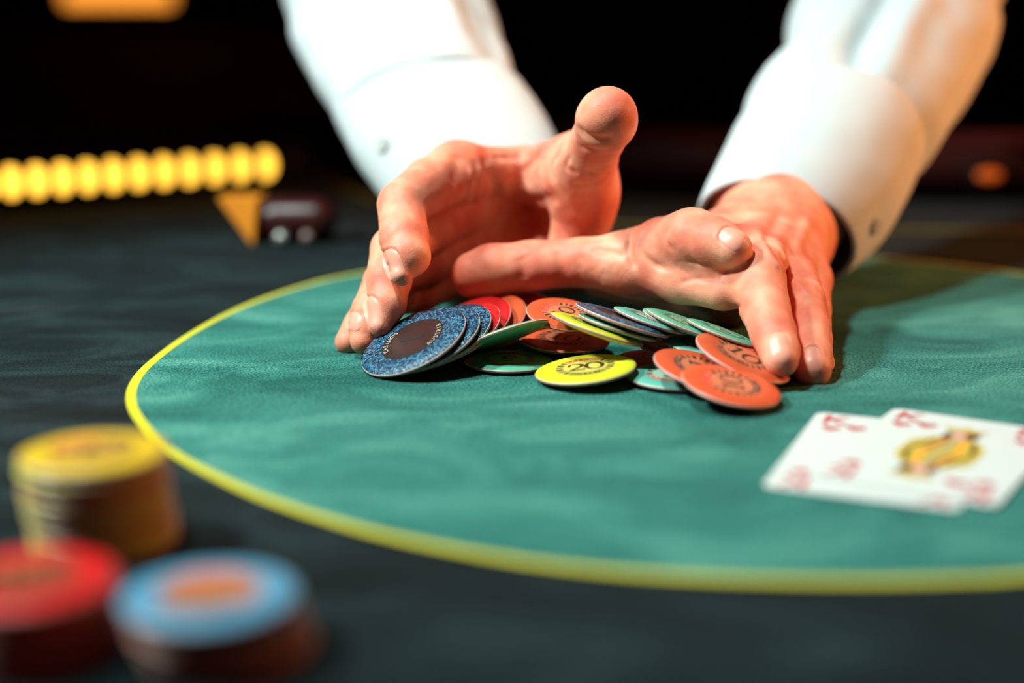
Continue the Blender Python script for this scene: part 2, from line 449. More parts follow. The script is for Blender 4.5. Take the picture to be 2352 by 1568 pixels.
for k, c in COL.items():
    ms = plastic(k+'_clay', c, k == 'blue')
    mf = mat(k+'_field', FIELD[k], .35)
    mt = mat(k+'_letters', tuple(min(1, x*1.1+.1) for x in FIELD[k]) if k != 'blue' else (.55, .4, .3), .4)
    pr = M_brown if k != 'blue' else mat('blue_print', (.02, .012, .012), .4)
    if k == 'lightblue': pr = mat('orange_print', (.62, .16, .05), .4)
    if k == 'red': mt = mat('red_letters', (.5, .2, .1), .4)
    PROTO[k] = (chip_mesh('chip_'+k, [ms, M_stripe, M_red]), chip_inlay(NUM[k], [mf, pr, M_redp if k != 'blue' else M_blk, M_blk, mt]))
def chip(color, center, normal, diam, rot, label, group, up=None):
    t = empty('casino_chip'); tag(t, label, 'casino chip', group)
    n = normal.normalized(); y = (up or CAMF); y = (y-n*y.dot(n)).normalized(); x = y.cross(n)
    R_ = Matrix((x, y, n)).transposed().to_4x4()
    s = diam/.040
    t.matrix_world = Matrix.Translation(center) @ R_ @ Matrix.Rotation(math.radians(rot), 4, 'Z') @ Matrix.Diagonal((s, s, 1 if s > 1 else s, 1))
    link('chip_body', PROTO[color][0], t); link('chip_inlay', PROTO[color][1], t)
    return t
def pchip(color, cx, cy, h, major, ratio, ang, rot, label, group='chips heaped between the hands', shift=None):
    """centre pixel, height of centre above felt (or ('rest', base) = lower edge rests at that height), apparent width, flatness, roll of long axis"""
    def frame(h):
        c, z = G(cx, cy, h)
        view = (c-cam.location).normalized()
        a = math.radians(ang)
        mj = CAMR*math.cos(a)+CAMU*math.sin(a); mj = (mj-view*mj.dot(view)).normalized()
        mn = view.cross(mj)
        if mn.dot(CAMU) < 0: mn = -mn
        n = -view*ratio+mn*math.sqrt(max(0, 1-ratio*ratio))
        return c, z, view, n
    if isinstance(h, tuple):
        base = h[1]; h = .01
        for _ in range(30):
            c, z, view, n = frame(h)
            h = base+.5*major*z/F*math.sqrt(max(0, 1-n.z*n.z))+.0006
    c, z, view, n = frame(h)
    if shift:
        nh = Vector((n.x, n.y, 0)); L = nh.length; g = -nh/L
        lat = Vector((-g.y, g.x, 0))
        if lat.x < 0: lat = -lat
        c = c+g*(shift[0]/L)+lat*shift[1]
    return chip(color, c, n, major*z/F, rot, label, group, up=view)

PILE = [
 ('green', 1167, 768, .0128, 196, -.13, 18, 0, 'green chip tipped up on edge with its underside showing'),
 ('green', 1168, 830, .0018, 202, .235, 0, 172, 'flat green 5 chip at the front left of the heap'),
 ('orange', 1297, 781, .0062, 207, .28, -2, -22, 'orange 10 chip under the tipped yellow chip'),
 ('orange', 1293, 722, .018, 170, .42, -8, 60, 'dim orange chip in shade at the back between red and blue chips'),
 ('yellow', 1371, 756, .0165, 226, .085, -19, 10, 'yellow chip tipped up nearly edge on above the orange 10 chip'),
 ('green', 1418, 752, .0170, 190, .07, -18, 10, 'green chip tipped behind the yellow edge-on chip'),
 ('blue', 1430, 735, .0195, 228, .09, -19, 10, 'dark blue chip tipped up in the middle of the back row'),
 ('teal', 1495, 736, .0185, 180, .10, -19, 10, 'pale teal chip tipped up right behind the blue one'),
 ('green', 1560, 742, .0165, 178, .16, -20, 10, 'blurred green chip tipped at the very back of the heap'),
 ('green', 1573, 746, .0170, 188, .10, -22, 10, 'green chip tipped up in front of the rearmost one'),
 ('green', 1662, 766, .0145, 180, .08, -21, 10, 'green chip tipped up closest to the hand at the right'),
 ('orange', 1505, 826, .0018, 176, .245, -2, 178, 'flat orange 10 chip mostly hidden behind the yellow 20 chip'),
 ('teal', 1545, 867, .0020, 216, .255, -4, 150, 'flat pale teal chip under the overlapping orange chips'),
 ('orange', 1556, 803, .0065, 180, .22, -9, 20, 'small visible part of an orange chip left of the teal 5 chip'),
 ('teal', 1613, 797, .0085, 188, .20, -11, 10, 'teal chip lying between the green row and the orange chips'),
 ('yellow', 1345, 849, .0048, 234, .27, 6, 4, 'bright yellow 20 chip lying at the front of the heap'),
 ('orange', 1608, 851, .0078, 222, .34, -18, -75, 'orange chip half covered by the frontmost orange chip'),
 ('orange', 1706, 822, .0100, 232, .30, -24, -22, 'orange 10 chip pinned under the long fingertip at the right'),
 ('orange', 1679, 886, .0070, 232, .36, -14, 100, 'frontmost orange 10 chip at the lower right of the heap'),
]
for p in PILE: pchip(*p)
FAN = [('blue', 262, 0, 0, 58, 'speckled dark blue chip leaning frontmost against the left fingertips, cream lettering around its shade-darkened centre'),
 ('blue', 258, .0031, .0010, 20, 'dark blue chip directly behind the frontmost leaning one, only its rim showing'),
 ('blue', 258, .0062, -.0006, 80, 'rearmost of the leaning dark blue chips, beside the red chips'),
 ('red', 254, .0093, -.0030, 0, 'dark red chip just behind the leaning blue chips, thin rim showing')]
FAN2 = [
 ('red', 1078, 748, 208, 27, 40, 'shadowed red chip leaning after the blue chips under the palm'),
 ('orange', 1112, 742, 208, 25, 40, 'orange-red chip leaning in shadow between two red chips'),
 ('red', 1170, 734, 208, 22, 90, 'bright red chip standing last in the leaning row, behind the tilted green chip')]
for col_, mj_, s0, s1, rot_, lab_ in FAN:
    pchip(col_, 950, 784, ('rest', .0004), mj_, .44, 27, rot_, lab_, shift=(s0, s1))
for col_, x_, y_, mj_, an_, rot_, lab_ in FAN2:
    pchip(col_, x_, y_, ('rest', .0004), mj_, .5, an_, rot_, lab_)

# stacks in the foreground
def stack(px_, py_, htop, cols, name, lean, diam=.0385, rot0=0):
    top, z = G(px_, py_, htop)
    n = len(cols); th = .0030*diam/.040
    for k in range(n):
        hz = TABLE+th*(k+.5)*(1)+.0002
        f = (n-1-k)/max(1, n-1)
        jx, jy = random.uniform(-.0004, .0004), random.uniform(-.0004, .0004)
        pos = 'topmost chip' if k == n-1 else ('bottom chip' if k == 0 else 'chip number %d from the table' % (k+1))
        low = ['lowest', 'second lowest', 'third lowest', 'fourth lowest', 'fifth lowest']; hi = ['topmost', 'next to top', 'third from top', 'fourth from top']
        posn = hi[n-1-k] if n-1-k < (n+1)//2 and n-1-k < 4 else low[k]
        lab = '%s chip, %s in the %s' % ({'lightblue': 'light blue', 'gold': 'golden yellow'}.get(cols[k], cols[k]), posn, name)
        chip(cols[k], Vector((top.x+lean[0]*f+jx, top.y+lean[1]*f+jy, hz)), Vector((0, 0, 1)), diam, rot0+(37*k if k < n-1 else 0), lab, 'chips of the '+name)
th_ = .003*.0385/.040
stack(212, 1032, 9*th_, ['yellow', 'yellow', 'gold', 'yellow', 'yellow', 'gold', 'gold', 'yellow', 'gold'], 'tall yellow stack at the left', (.0022, 0), rot0=50)
stack(65, 1328, 5.8*th_, ['red']*6, 'red stack in the lower left corner', (.0005, 0), rot0=20)
stack(484, 1356, 5*th_, ['orange', 'lightblue', 'orange', 'lightblue', 'lightblue'], 'light blue stack at the bottom', (.003, .001), rot0=10)

# ------------------------------------------------------------------ playing cards
M_card = mat('card_stock', (.80, .82, .78), .45, .4); M_heart = mat('card_red', (.62, .03, .05), .5)
M_gold = mat('card_gold', (.72, .52, .06), .5); M_face = mat('card_pink', (.82, .42, .33), .5); M_hair = mat('card_brown', (.13, .05, .02), .5); M_grey = mat('card_grey', (.35, .33, .24), .5)
def heart(cx, cy, s):
    pts = []
    for k in range(24):
        t = 2*math.pi*k/24
        pts.append((cx+s*math.sin(t)**3, cy+s*(13*math.cos(t)-5*math.cos(2*t)-2*math.cos(3*t)-math.cos(4*t))/16))
    return pts
def card(center, ang, z, court, label):
    t = empty('playing_card', (center[0], center[1], TABLE+z)); t.rotation_euler = (0, 0, -math.radians(ang))
    tag(t, label, 'playing card', 'two overlapping playing cards')
    W_, L_, r = .0286, .0445, .0035; pts = []
    for sx, sy, a0 in ((1, 1, 0), (-1, 1, 90), (-1, -1, 180), (1, -1, 270)):
        for k in range(7):
            a = math.radians(a0+k*15); pts.append((sx*(W_-r)+r*math.cos(a), sy*(L_-r)+r*math.sin(a)))
    n = len(pts); v = [(x, y, 0) for x, y in pts]+[(x, y, .0003) for x, y in pts]
    mesh('card_stock', v, [tuple(range(n-1, -1, -1)), tuple(range(n, 2*n))]+[(i, (i+1) % n, n+(i+1) % n, n+i) for i in range(n)], M_card, t)
    s = Sheet(); zz = .00036
    def blob(cx, cy, rx, ry, mi, lift, rot=0):
        q = [(cx+rx*math.cos(a)*math.cos(rot)-ry*math.sin(a)*math.sin(rot), cy+rx*math.cos(a)*math.sin(rot)+ry*math.sin(a)*math.cos(rot)) for a in np.linspace(0, 2*math.pi, 20, endpoint=False)]
        s.add(q, [tuple(range(20))], mi, zz+lift)
    for sgn in (1, -1):
        for sx in (1, -1):
            gv, gf = glyph('K'); size = .0155
            cx, cy = sx*.0205, sgn*.0310
            s.add([(cx+sgn*x[0]*size, cy+sgn*x[1]*size) for x in gv], gf, 0, zz)
            h = heart(cx, cy-sgn*.0055, .0034); h = h if sgn > 0 else [(2*cx-x, 2*(cy-sgn*.0055)-y) for x, y in h]
            s.add(h, [tuple(range(24))], 0, zz)
        h = heart(-sgn*.0125, sgn*.0285, .0036)
        s.add(h, [tuple(range(24))], 0, zz)
        # court figure, mirrored head to head
        poly = [(-.0125, 0), (.0125, 0), (.0125, .008), (.008, .0165), (.003, .0185), (-.006, .0175), (-.012, .010)]
        s.add([(sgn*x, sgn*y) for x, y in poly], [tuple(range(len(poly)))], 1, zz)
        blob(sgn*.001, sgn*.0215, .0048, .0056, 2, .00004)
        blob(sgn*.0045, sgn*.0235, .0022, .0062, 3, .00006); blob(-sgn*.003, sgn*.0195, .0016, .0045, 3, .00006)
        cr = [(-.005, .0262), (.006, .0262), (.008, .0315), (.004, .029), (.0008, .0322), (-.002, .029), (-.0065, .0312)]
        s.add([(sgn*x, sgn*y) for x, y in cr], [(0, 1, 2, 3), (0, 3, 4), (0, 4, 5), (0, 5, 6)], 1, zz+.00008)
        for q in range(5):
            s.add([(sgn*(-.011+q*.005), sgn*.001), (sgn*(-.009+q*.005), sgn*.001), (sgn*(-.004+q*.003), sgn*.015), (sgn*(-.0055+q*.003), sgn*.015)], [(0, 1, 2, 3)], [3, 0, 4, 5, 3][q], zz+.00003)
    me = bpy.data.meshes.new('card_print'); me.from_pydata(s.v, [], s.f)
    for m in (M_heart, M_gold, M_face, M_hair, M_grey, M_amb): me.materials.append(m)
    me.polygons.foreach_set('material_index', s.m); me.update(); link('card_print', me, t)
def gp(px_, py_): return G(px_, py_)[0]
a_, b_ = gp(1878, 948), gp(2205, 1178); c1 = (a_+b_)/2
a_, b_ = gp(2056, 942), gp(2287, 1174); c2 = (a_+b_)/2
card(c1, 22.5, .0002, True, 'under card of the pair, white with a red index, mostly covered on its right')
card(c2, 32.0, .0007, True, 'upper card of the pair, showing a golden court figure and red hearts')
# ------------------------------------------------------------------ person: body surface grown from blended rounded limbs
VOX = .00075
class Field:
    """signed distance volume on a regular grid (metres)"""
    def __init__(s, lo, hi, vox):
        s.lo = np.array(lo); s.vox = vox
        s.n = np.ceil((np.array(hi)-s.lo)/vox).astype(int)+1
        s.ax = [(s.lo[i]+vox*np.arange(s.n[i])).astype(np.float32) for i in range(3)]
    def full(s): return np.full(tuple(s.n), .05, np.float32)
    def put(s, d, prim, k, pad=.02):
        """smooth union of a rounded cone (a, ra, b, rb, flat) into d"""
        a, ra, b, rb = prim[:4]
        a = np.array(a, np.float32); b = np.array(b, np.float32)
        lo = np.minimum(a-ra, b-rb)-pad; hi = np.maximum(a+ra, b+rb)+pad
        i0 = np.clip(((lo-s.lo)/s.vox).astype(int), 0, s.n-1); i1 = np.clip(((hi-s.lo)/s.vox).astype(int)+1, 1, s.n)
        sl = tuple(slice(i0[i], i1[i]) for i in range(3))
        X, Y, Z = (s.ax[i][sl[i]].reshape([-1 if j == i else 1 for j in range(3)]) for i in range(3))
        ab = b-a; L2 = float(ab@ab)+1e-12
        t = np.clip(((X-a[0])*ab[0]+(Y-a[1])*ab[1]+(Z-a[2])*ab[2])/L2, 0, 1)
        q = np.sqrt((X-a[0]-t*ab[0])**2+(Y-a[1]-t*ab[1])**2+(Z-a[2]-t*ab[2])**2)-(ra+(rb-ra)*t)
        c = d[sl]
        if k > 0:
            h = np.maximum(k-np.abs(c-q), 0)/k
            d[sl] = np.minimum(c, q)-h*h*h*k/6
        else: d[sl] = np.minimum(c, q)
        return d
def surface_nets(d, lo, vox):
    ins = d < 0
    nx, ny, nz = d.shape
    c = ins[:-1, :-1, :-1].astype(np.int8)
    for dx in (0, 1):
        for dy in (0, 1):
            for dz in (0, 1):
                if dx+dy+dz: c = c+ins[dx:nx-1+dx, dy:ny-1+dy, dz:nz-1+dz]
    act = (c > 0) & (c < 8)
    idx = -np.ones(act.shape, np.int64); I = np.argwhere(act); idx[act] = np.arange(len(I))
    acc = np.zeros((len(I), 3)); cnt = np.zeros(len(I))
    cor = [(x, y, z) for x in (0, 1) for y in (0, 1) for z in (0, 1)]
    val = {q: d[I[:, 0]+q[0], I[:, 1]+q[1], I[:, 2]+q[2]] for q in cor}
    for p in cor:
        for ax in range(3):
            if p[ax] == 0:
                q = list(p); q[ax] = 1; q = tuple(q)
                a, b = val[p], val[q]; m = (a < 0) != (b < 0)
                t = np.where(m, a/np.where(m, a-b, 1), 0)
                pt = np.array(p, float)[None]+np.zeros((len(I), 1)); pt[:, ax] += t
                acc[m] += pt[m]; cnt[m] += 1
    V = (I+acc/np.maximum(cnt, 1)[:, None])*vox+np.array(lo)
    F_ = []
    for ax in range(3):
        o = [(1, 2), (2, 0), (0, 1)][ax]
        a = np.moveaxis(ins, ax, 0); s0 = a[:-1]; s1 = a[1:]
        ch = s0 != s1
        ch = np.moveaxis(ch, 0, ax)
        flip = np.moveaxis(s0 & ~s1, 0, ax)
        E = np.argwhere(ch)
        ok = (E[:, o[0]] > 0) & (E[:, o[1]] > 0) & (E[:, o[0]] < act.shape[o[0]]) & (E[:, o[1]] < act.shape[o[1]])
        E = E[ok]; fl = flip[E[:, 0], E[:, 1], E[:, 2]]
        def at(d0, d1):
            Q = E.copy(); Q[:, o[0]] += d0; Q[:, o[1]] += d1
            return idx[Q[:, 0], Q[:, 1], Q[:, 2]]
        q = np.stack([at(-1, -1), at(0, -1), at(0, 0), at(-1, 0)], 1)
        q[~fl] = q[~fl][:, ::-1]
        F_.append(q)
    Fq = np.concatenate(F_); Fq = Fq[(Fq >= 0).all(1)]
    return V, Fq
def smooth_verts(V, Fq, it=3, lam=.5):
    E = np.concatenate([Fq[:, [0, 1]], Fq[:, [1, 2]], Fq[:, [2, 3]], Fq[:, [3, 0]]])
    n = len(V); deg = np.bincount(E[:, 0], minlength=n)+np.bincount(E[:, 1], minlength=n)
    for _ in range(it):
        for l in (lam, -lam*.92):
            A = np.zeros_like(V)
            for k in range(3):
                A[:, k] = np.bincount(E[:, 0], V[E[:, 1], k], n)+np.bincount(E[:, 1], V[E[:, 0], k], n)
            V = V+l*(A/np.maximum(deg, 1)[:, None]-V)
    return V
def vnormals(V, Fq):
    a = V[Fq[:, 2]]-V[Fq[:, 0]]; b = V[Fq[:, 3]]-V[Fq[:, 1]]; fn = np.cross(a, b); n = np.zeros_like(V)
    for k in range(4):
        for j in range(3): n[:, j] += np.bincount(Fq[:, k], fn[:, j], len(V))
    return n/np.maximum(np.linalg.norm(n, axis=1), 1e-12)[:, None]

def W(px, py, z, rpx): return (P(px, py, z), rpx*z/F)
def chain(pts):
    pts = [W(*p) for p in pts]
    return [(pts[i][0], pts[i][1], pts[i+1][0], pts[i+1][1]) for i in range(len(pts)-1)] if len(pts) > 1 else [(pts[0][0], pts[0][1], pts[0][0], pts[0][1])]

def build_hand(palm, fingers, kp=.010, kf=.006):
    """palm: list of (chain, blend); fingers: list of (chain of pixel points, blend along finger, blend to palm)"""
    allp = [W(*p) for c, _ in palm for p in c]+[W(*p) for c, _, _ in fingers for p in c]
    A = np.array([[*p[0]] for p in allp]); R_ = np.array([p[1] for p in allp])[:, None]
    f = Field((A-R_).min(0)-.006, (A+R_).max(0)+.006, VOX)
    base = f.full()
    for c, k in palm:
        for pr in chain(c): base = f.put(base, pr, k)
    tot = base.copy()
    for c, k, kk in fingers:
        d = f.full()
        for pr in chain(c): d = f.put(d, pr, k)
        h = np.maximum(kk-np.abs(base-d), 0)/kk
        tot = np.minimum(tot, np.minimum(base, d)-h*h*h*kk/6)
    V, Fq = surface_nets(tot, f.lo, f.vox)
    V = smooth_verts(V, Fq, 3)
    return V, Fq
def bvh_of(V, Fq): return BVHTree.FromPolygons([tuple(v) for v in V], [tuple(q) for q in Fq])
def hit(b, px, py):
    o = cam.location; d = (P(px, py, 1)-o).normalized()
    return b.ray_cast(o, d)[:2]
def carve(V, Fq, b, lines):
    """lines: (pixel polyline, width m, depth m (+ = groove, - = ridge))"""
    n = vnormals(V, Fq); off = np.zeros(len(V))
    for pl, wd, dp in lines:
        pts = catmull([(x, y, 0) for x, y in pl], 10) if len(pl) > 2 else [Vector((pl[0][0]+(pl[1][0]-pl[0][0])*t, pl[0][1]+(pl[1][1]-pl[0][1])*t, 0)) for t in np.linspace(0, 1, 12)]
        H = []
        for p in pts:
            h = hit(b, p.x, p.y)[0]
            if h is not None: H.append(h)
        if len(H) < 2: continue
        H = np.array([tuple(h) for h in H]); m = np.linalg.norm(V-H.mean(0), axis=1) < np.linalg.norm(H-H.mean(0), axis=1).max()+4*wd
        id_ = np.where(m)[0]; q = V[id_]; best = np.full(len(id_), 9.); tt = np.zeros(len(id_))
        for i in range(len(H)-1):
            a, c = H[i], H[i+1]; ab = c-a
            if np.linalg.norm(ab) > .012: continue
            t = np.clip(((q-a)@ab)/(ab@ab+1e-12), 0, 1); dd = np.linalg.norm(q-a-t[:, None]*ab, axis=1)
            u = dd < best; best[u] = dd[u]; tt[u] = (i+t[u])/(len(H)-1)
        fade = np.clip(np.minimum(tt, 1-tt)*5, .15, 1)
        off[id_] -= dp*fade*np.exp(-(best/wd)**2)
    return V+n*off[:, None]
def wrinkle(V, Fq, regions):
    """regions: (pixel centre, depth, radius m, amplitude m, scale)"""
    n = vnormals(V, Fq)
    for px_, py_, z_, r, amp, sc in regions:
        c = np.array(P(px_, py_, z_)); dd = np.linalg.norm(V-c, axis=1); id_ = np.where(dd < r*1.6)[0]
        wgt = np.exp(-(dd[id_]/r)**2*1.5)
        nz = np.array([noise.fractal(Vector(V[i])*sc, 1.0, 2.0, 2) for i in id_])
        V[id_] += n[id_]*(nz*amp*wgt)[:, None]
    return V
NAILS_R = [(903, 608, 74, 44, 72), (857, 718, 76, 42, 74), (814, 738, 44, 34, 100)]
NAILS_L = [(1681, 548, 60, 46, 28), (1789, 800, 74, 52, 82), (1868, 826, 60, 42, 86)]
def nail_folds(specs):
    out = []
    for cx, cy, ln, wd, ang in specs:
        a = math.radians(ang); ux, uy = math.cos(a), math.sin(a); vx, vy = -uy, ux
        for sc, wdt, dp in ((1.16, .0010, -.00035), (1.0, .0006, .0003)):
            pts = []
            for q in np.linspace(math.radians(75), math.radians(285), 14):
                e = .72
                c_, s_ = math.cos(q), math.sin(q)
                x_ = math.copysign(abs(c_)**e, c_)*ln/2*sc; y_ = math.copysign(abs(s_)**e, s_)*wd/2*sc
                pts.append((cx+ux*x_+vx*y_, cy+uy*x_+vy*y_))
            out.append((pts, wdt, dp))
    return out
def nail(b, parent, cx, cy, ln, wd, ang, label=None, flat=1.0):
    """finger nail: plate following the finger surface. ln/wd in px, ang = image direction of the finger tip (deg, 0 = right, 90 = down)"""
    a = math.radians(ang); ux, uy = math.cos(a), math.sin(a); vx, vy = -uy, ux
    nu, nv = 16, 12; grid = []; ok = True
    for i in range(nu+1):
        row = []
        for j in range(nv+1):
            s_ = i/nu*2-1; t_ = j/nv*2-1
            # rounded plate: narrower at the root, rounded free edge
            wv = (1-.28*max(0, -s_)**2)*math.sqrt(max(.0, 1-max(0, (abs(s_)-.45)/.62)**2))
            x = cx+ux*ln/2*s_+vx*wd/2*t_*wv; y = cy+uy*ln/2*s_+vy*wd/2*t_*wv
            h, nn = hit(b, x, y)
            row.append((h, nn, s_, t_))
        grid.append(row)
    v = []; f = []; last = None
    good = [(h, nn) for r in grid for h, nn, _, _ in r if h is not None]
    if not good: return
    for r in grid:
        for h, nn, s_, t_ in r:
            if h is None: h, nn = last or good[0]
            last = (h, nn)
            e = 1-max(abs(s_), abs(t_))**6
            v.append(h+nn*(.00003+.00022*e))
    for i in range(nu):
        for j in range(nv):
            k = i*(nv+1)+j; f.append((k, k+1, k+nv+2, k+nv+1))
    o = mesh('fingernail', v, f, M_nail, parent, smooth=True)
    bm = bmesh.new(); bm.from_mesh(o.data); bmesh.ops.smooth_vert(bm, verts=bm.verts, factor=.5); bmesh.ops.recalc_face_normals(bm, faces=bm.faces)
    if sum(((f_.normal.dot(cam.location-f_.calc_center_median())) for f_ in bm.faces)) < 0: bmesh.ops.reverse_faces(bm, faces=bm.faces)
    bm.to_mesh(o.data); bm.free()
    return o

person = empty('person', (.085, 1.30, 0))
tag(person, 'person in white shirt and black vest leaning in, sweeping chips with both hands', 'person')
def pchild(o, par=None):
    o.parent = par or person
    o.matrix_parent_inverse = Matrix.Translation(-person.location) if par is None else Matrix.Identity(4)
    return o

# ---- the hand at the left of the photo (palm to the camera, thumb up)
palmR = [
 ([(1330, 620, .700, 56), (1040, 655, .682, 48)], .012),
 ([(1345, 425, .668, 62), (1200, 396, .672, 58), (1050, 396, .648, 62)], .006),
 ([(1345, 470, .672, 62), (1200, 462, .694, 56), (1060, 468, .662, 60)], .008),
 ([(1340, 520, .672, 60), (1200, 535, .700, 55), (1050, 540, .668, 58)], .010),
 ([(1330, 565, .668, 62), (1200, 600, .684, 60), (1040, 615, .668, 55)], .012),
 ([(1338, 500, .645, 66), (1320, 560, .648, 62)], .014),          # heel
 ([(1352, 455, .640, 62), (1330, 405, .642, 58)], .012),          # thenar
 ([(1262, 425, .660, 50), (1325, 385, .636, 60)], .020),
 ([(1320, 345, .632, 36), (1250, 366, .655, 38)], .012),
 ([(1345, 470, .69, 66), (1250, 440, .715, 80), (1120, 390, .745, 100), (1000, 230, .80, 118), (930, 60, .86, 135)], .02),   # wrist and forearm
]
fingR = [
 ([(1338, 415, .635, 72), (1351, 362, .618, 66), (1377, 312, .602, 59), (1393, 276, .588, 69), (1396, 266, .584, 67)], .004, .016),     # thumb
 ([(1050, 393, .648, 66), (985, 425, .625, 62), (922, 470, .600, 54), (928, 545, .588, 56), (938, 588, .582, 50), (922, 632, .577, 25)], .0025, .012),   # index
 ([(1060, 478, .664, 60), (985, 530, .635, 55), (902, 572, .606, 50), (893, 640, .592, 52), (889, 700, .585, 43), (874, 750, .580, 26)], .0025, .012),
 ([(1050, 560, .668, 58), (975, 610, .640, 50), (880, 645, .612, 44), (853, 715, .598, 45), (848, 755, .590, 46), (836, 783, .587, 32)], .0025, .012),
 ([(1040, 630, .668, 52), (960, 680, .645, 42), (860, 690, .625, 36), (820, 750, .607, 32), (800, 785, .600, 31)], .0025, .012),
]
VR, FR = build_hand(palmR, fingR)
bR = bvh_of(VR, FR)
VR = carve(VR, FR, bR, [
 ([(1116, 345), (1122, 380), (1140, 430), (1128, 500)], .0032, .0028),
 ([(1050, 350), (1052, 385), (1042, 430)], .0042, .0016),
 ([(1080, 380), (1078, 430), (1068, 470)], .0018, -.0014),
 ([(1100, 370), (1100, 430), (1092, 470)], .0018, -.0013),
 ([(1128, 358), (1170, 362), (1225, 352)], .0020, .0010),
 ([(1245, 348), (1215, 375), (1195, 410), (1180, 450)], .0032, .0020),
 ([(1180, 450), (1230, 462), (1285, 450)], .0032, .0014),
 ([(1285, 350), (1265, 385), (1275, 420)], .0018, .0008),
 ([(1310, 355), (1300, 385), (1330, 400)], .0016, .0008),
 ([(1340, 390), (1375, 402), (1405, 398)], .0014, .0008),
 ([(1310, 425), (1350, 425), (1398, 412)], .0014, .0006),
 ([(1322, 292), (1345, 312), (1378, 322), (1415, 318)], .0024, .0016),
 ([(1325, 335), (1360, 345), (1400, 345)], .0018, .0007),
]+nail_folds(NAILS_R))
VR = wrinkle(VR, FR, [(1290, 400, .635, .018, .0007, 110), (1200, 370, .65, .02, .0005, 130), (1100, 430, .65, .02, .0005, 120), (1330, 470, .63, .02, .0004, 120), (930, 520, .6, .05, .00018, 200)])

# ---- the hand at the right of the photo (back of the hand up, thumb under the other palm)
palmL = [
 ([(1380, 648, .668, 40), (1560, 672, .662, 52), (1700, 700, .645, 50)], .012),
 ([(1440, 604, .612, 62), (1520, 600, .615, 80), (1620, 590, .632, 90)], .012),
 ([(1480, 620, .604, 48), (1560, 648, .594, 42), (1660, 668, .580, 46)], .010),
 ([(1620, 600, .635, 88), (1700, 560, .650, 88), (1780, 530, .672, 100)], .015),
 ([(1640, 560, .60, 52), (1700, 580, .605, 55), (1745, 560, .63, 55)], .012),
 ([(1780, 540, .668, 85), (1765, 570, .630, 52), (1742, 600, .600, 50)], .012),
 ([(1800, 560, .668, 80), (1815, 610, .630, 52)], .012),
 ([(1830, 570, .672, 70), (1862, 640, .632, 42)], .012),
 ([(1640, 640, .635, 75), (1760, 650, .628, 70)], .015),
 ([(1782, 520, .684, 124), (1792, 472, .702, 146), (1870, 340, .748, 132), (1990, 130, .815, 128), (2060, 0, .87, 125)], .02),
]
fingL = [
 ([(1520, 605, .618, 72), (1440, 606, .612, 62), (1340, 602, .618, 55), (1220, 610, .622, 56), (1130, 622, .622, 60), (1088, 632, .622, 54)], .004, .014),   # thumb
 ([(1525, 568, .602, 70), (1590, 545, .588, 62), (1640, 555, .577, 53), (1684, 571, .569, 44)], .008, .012),          # index, folded
 ([(1742, 598, .598, 58), (1738, 640, .575, 66), (1756, 705, .562, 57), (1776, 765, .550, 52), (1790, 806, .542, 46), (1794, 826, .538, 40)], .0025, .010),
 ([(1815, 615, .628, 54), (1846, 690, .590, 48), (1858, 760, .570, 48), (1864, 820, .556, 46), (1866, 848, .551, 44)], .0025, .008),
 ([(1862, 645, .632, 46), (1868, 710, .606, 40), (1872, 780, .590, 38), (1876, 835, .577, 38), (1878, 846, .573, 36)], .0025, .008),
]
VL, FL = build_hand(palmL, fingL)
bL = bvh_of(VL, FL)
VL = carve(VL, FL, bL, [
 ([(1745, 528), (1752, 560), (1772, 595), (1800, 630)], .0022, -.0012),
 ([(1790, 560), (1806, 610), (1830, 650), (1870, 685)], .0022, -.0013),
 ([(1800, 480), (1770, 530), (1755, 560)], .0035, .0016),
 ([(1860, 500), (1835, 550), (1825, 590)], .0035, -.0016),
 ([(1450, 545), (1443, 580), (1460, 620)], .0016, .0010),
 ([(1480, 530), (1470, 570), (1500, 605), (1550, 622)], .0015, .0008),
 ([(1540, 515), (1528, 545), (1545, 580)], .0012, .0005),
 ([(1575, 592), (1600, 605), (1640, 608)], .0018, .0016),
 ([(1196, 585), (1204, 615), (1198, 645)], .0028, .0007),
 ([(1355, 570), (1400, 580), (1440, 588)], .0022, .0010),
 ([(1280, 560), (1290, 620), (1300, 660)], .003, .0007),
 ([(1560, 650), (1600, 640), (1650, 640)], .0014, .0006),
 ([(1670, 700), (1690, 705), (1700, 703)], .0012, .0008),
]+nail_folds(NAILS_L))
VL = wrinkle(VL, FL, [(1600, 650, .60, .018, .0006, 220), (1380, 600, .61, .02, .0004, 170), (1560, 560, .59, .02, .0003, 200), (1820, 640, .60, .03, .0004, 240)])

# ---- torso, upper arms and hips (hidden under the clothes), coarse grid
def wp(x, y, z, r): return ((x, y, z), r)
fb = Field((-.30, .80, -.02), (.50, 1.64, 1.42), .012); db = fb.full()
EL_R = P(905, -90, .915); EL_L = P(2110, -110, .925)
LEGS = [((x0, 1.45, .82), .09, (x1, 1.47, .45), .065, (x1, 1.49, .09), .045) for x0, x1 in ((.05, .03), (.21, .23))]
for a, ra, b_, rb in [q for L in LEGS for q in ((L[0], L[1], L[2], L[3]), (L[2], L[3], L[4], L[5]), (L[4], .045, (L[4][0], 1.37, .05), .03))]+[((.13, 1.44, .62), .13, (.13, 1.42, .95), .13), ((.13, 1.42, .95), .14, (.11, 1.34, 1.18), .14), ((-.05, 1.30, 1.22), .075, (.22, 1.30, 1.22), .075),
                      ((-.10, 1.30, 1.22), .06, tuple(EL_R), .045), ((.28, 1.30, 1.22), .06, tuple(EL_L), .045), ((.085, 1.28, 1.24), .06, (.085, 1.25, 1.34), .055),
                      (tuple(EL_R), .045, tuple(P(930, 60, .86)), .037), (tuple(EL_L), .042, tuple(P(2060, 0, .87)), .034)]:
    db = fb.put(db, (a, ra, b_, rb), .04, .06)
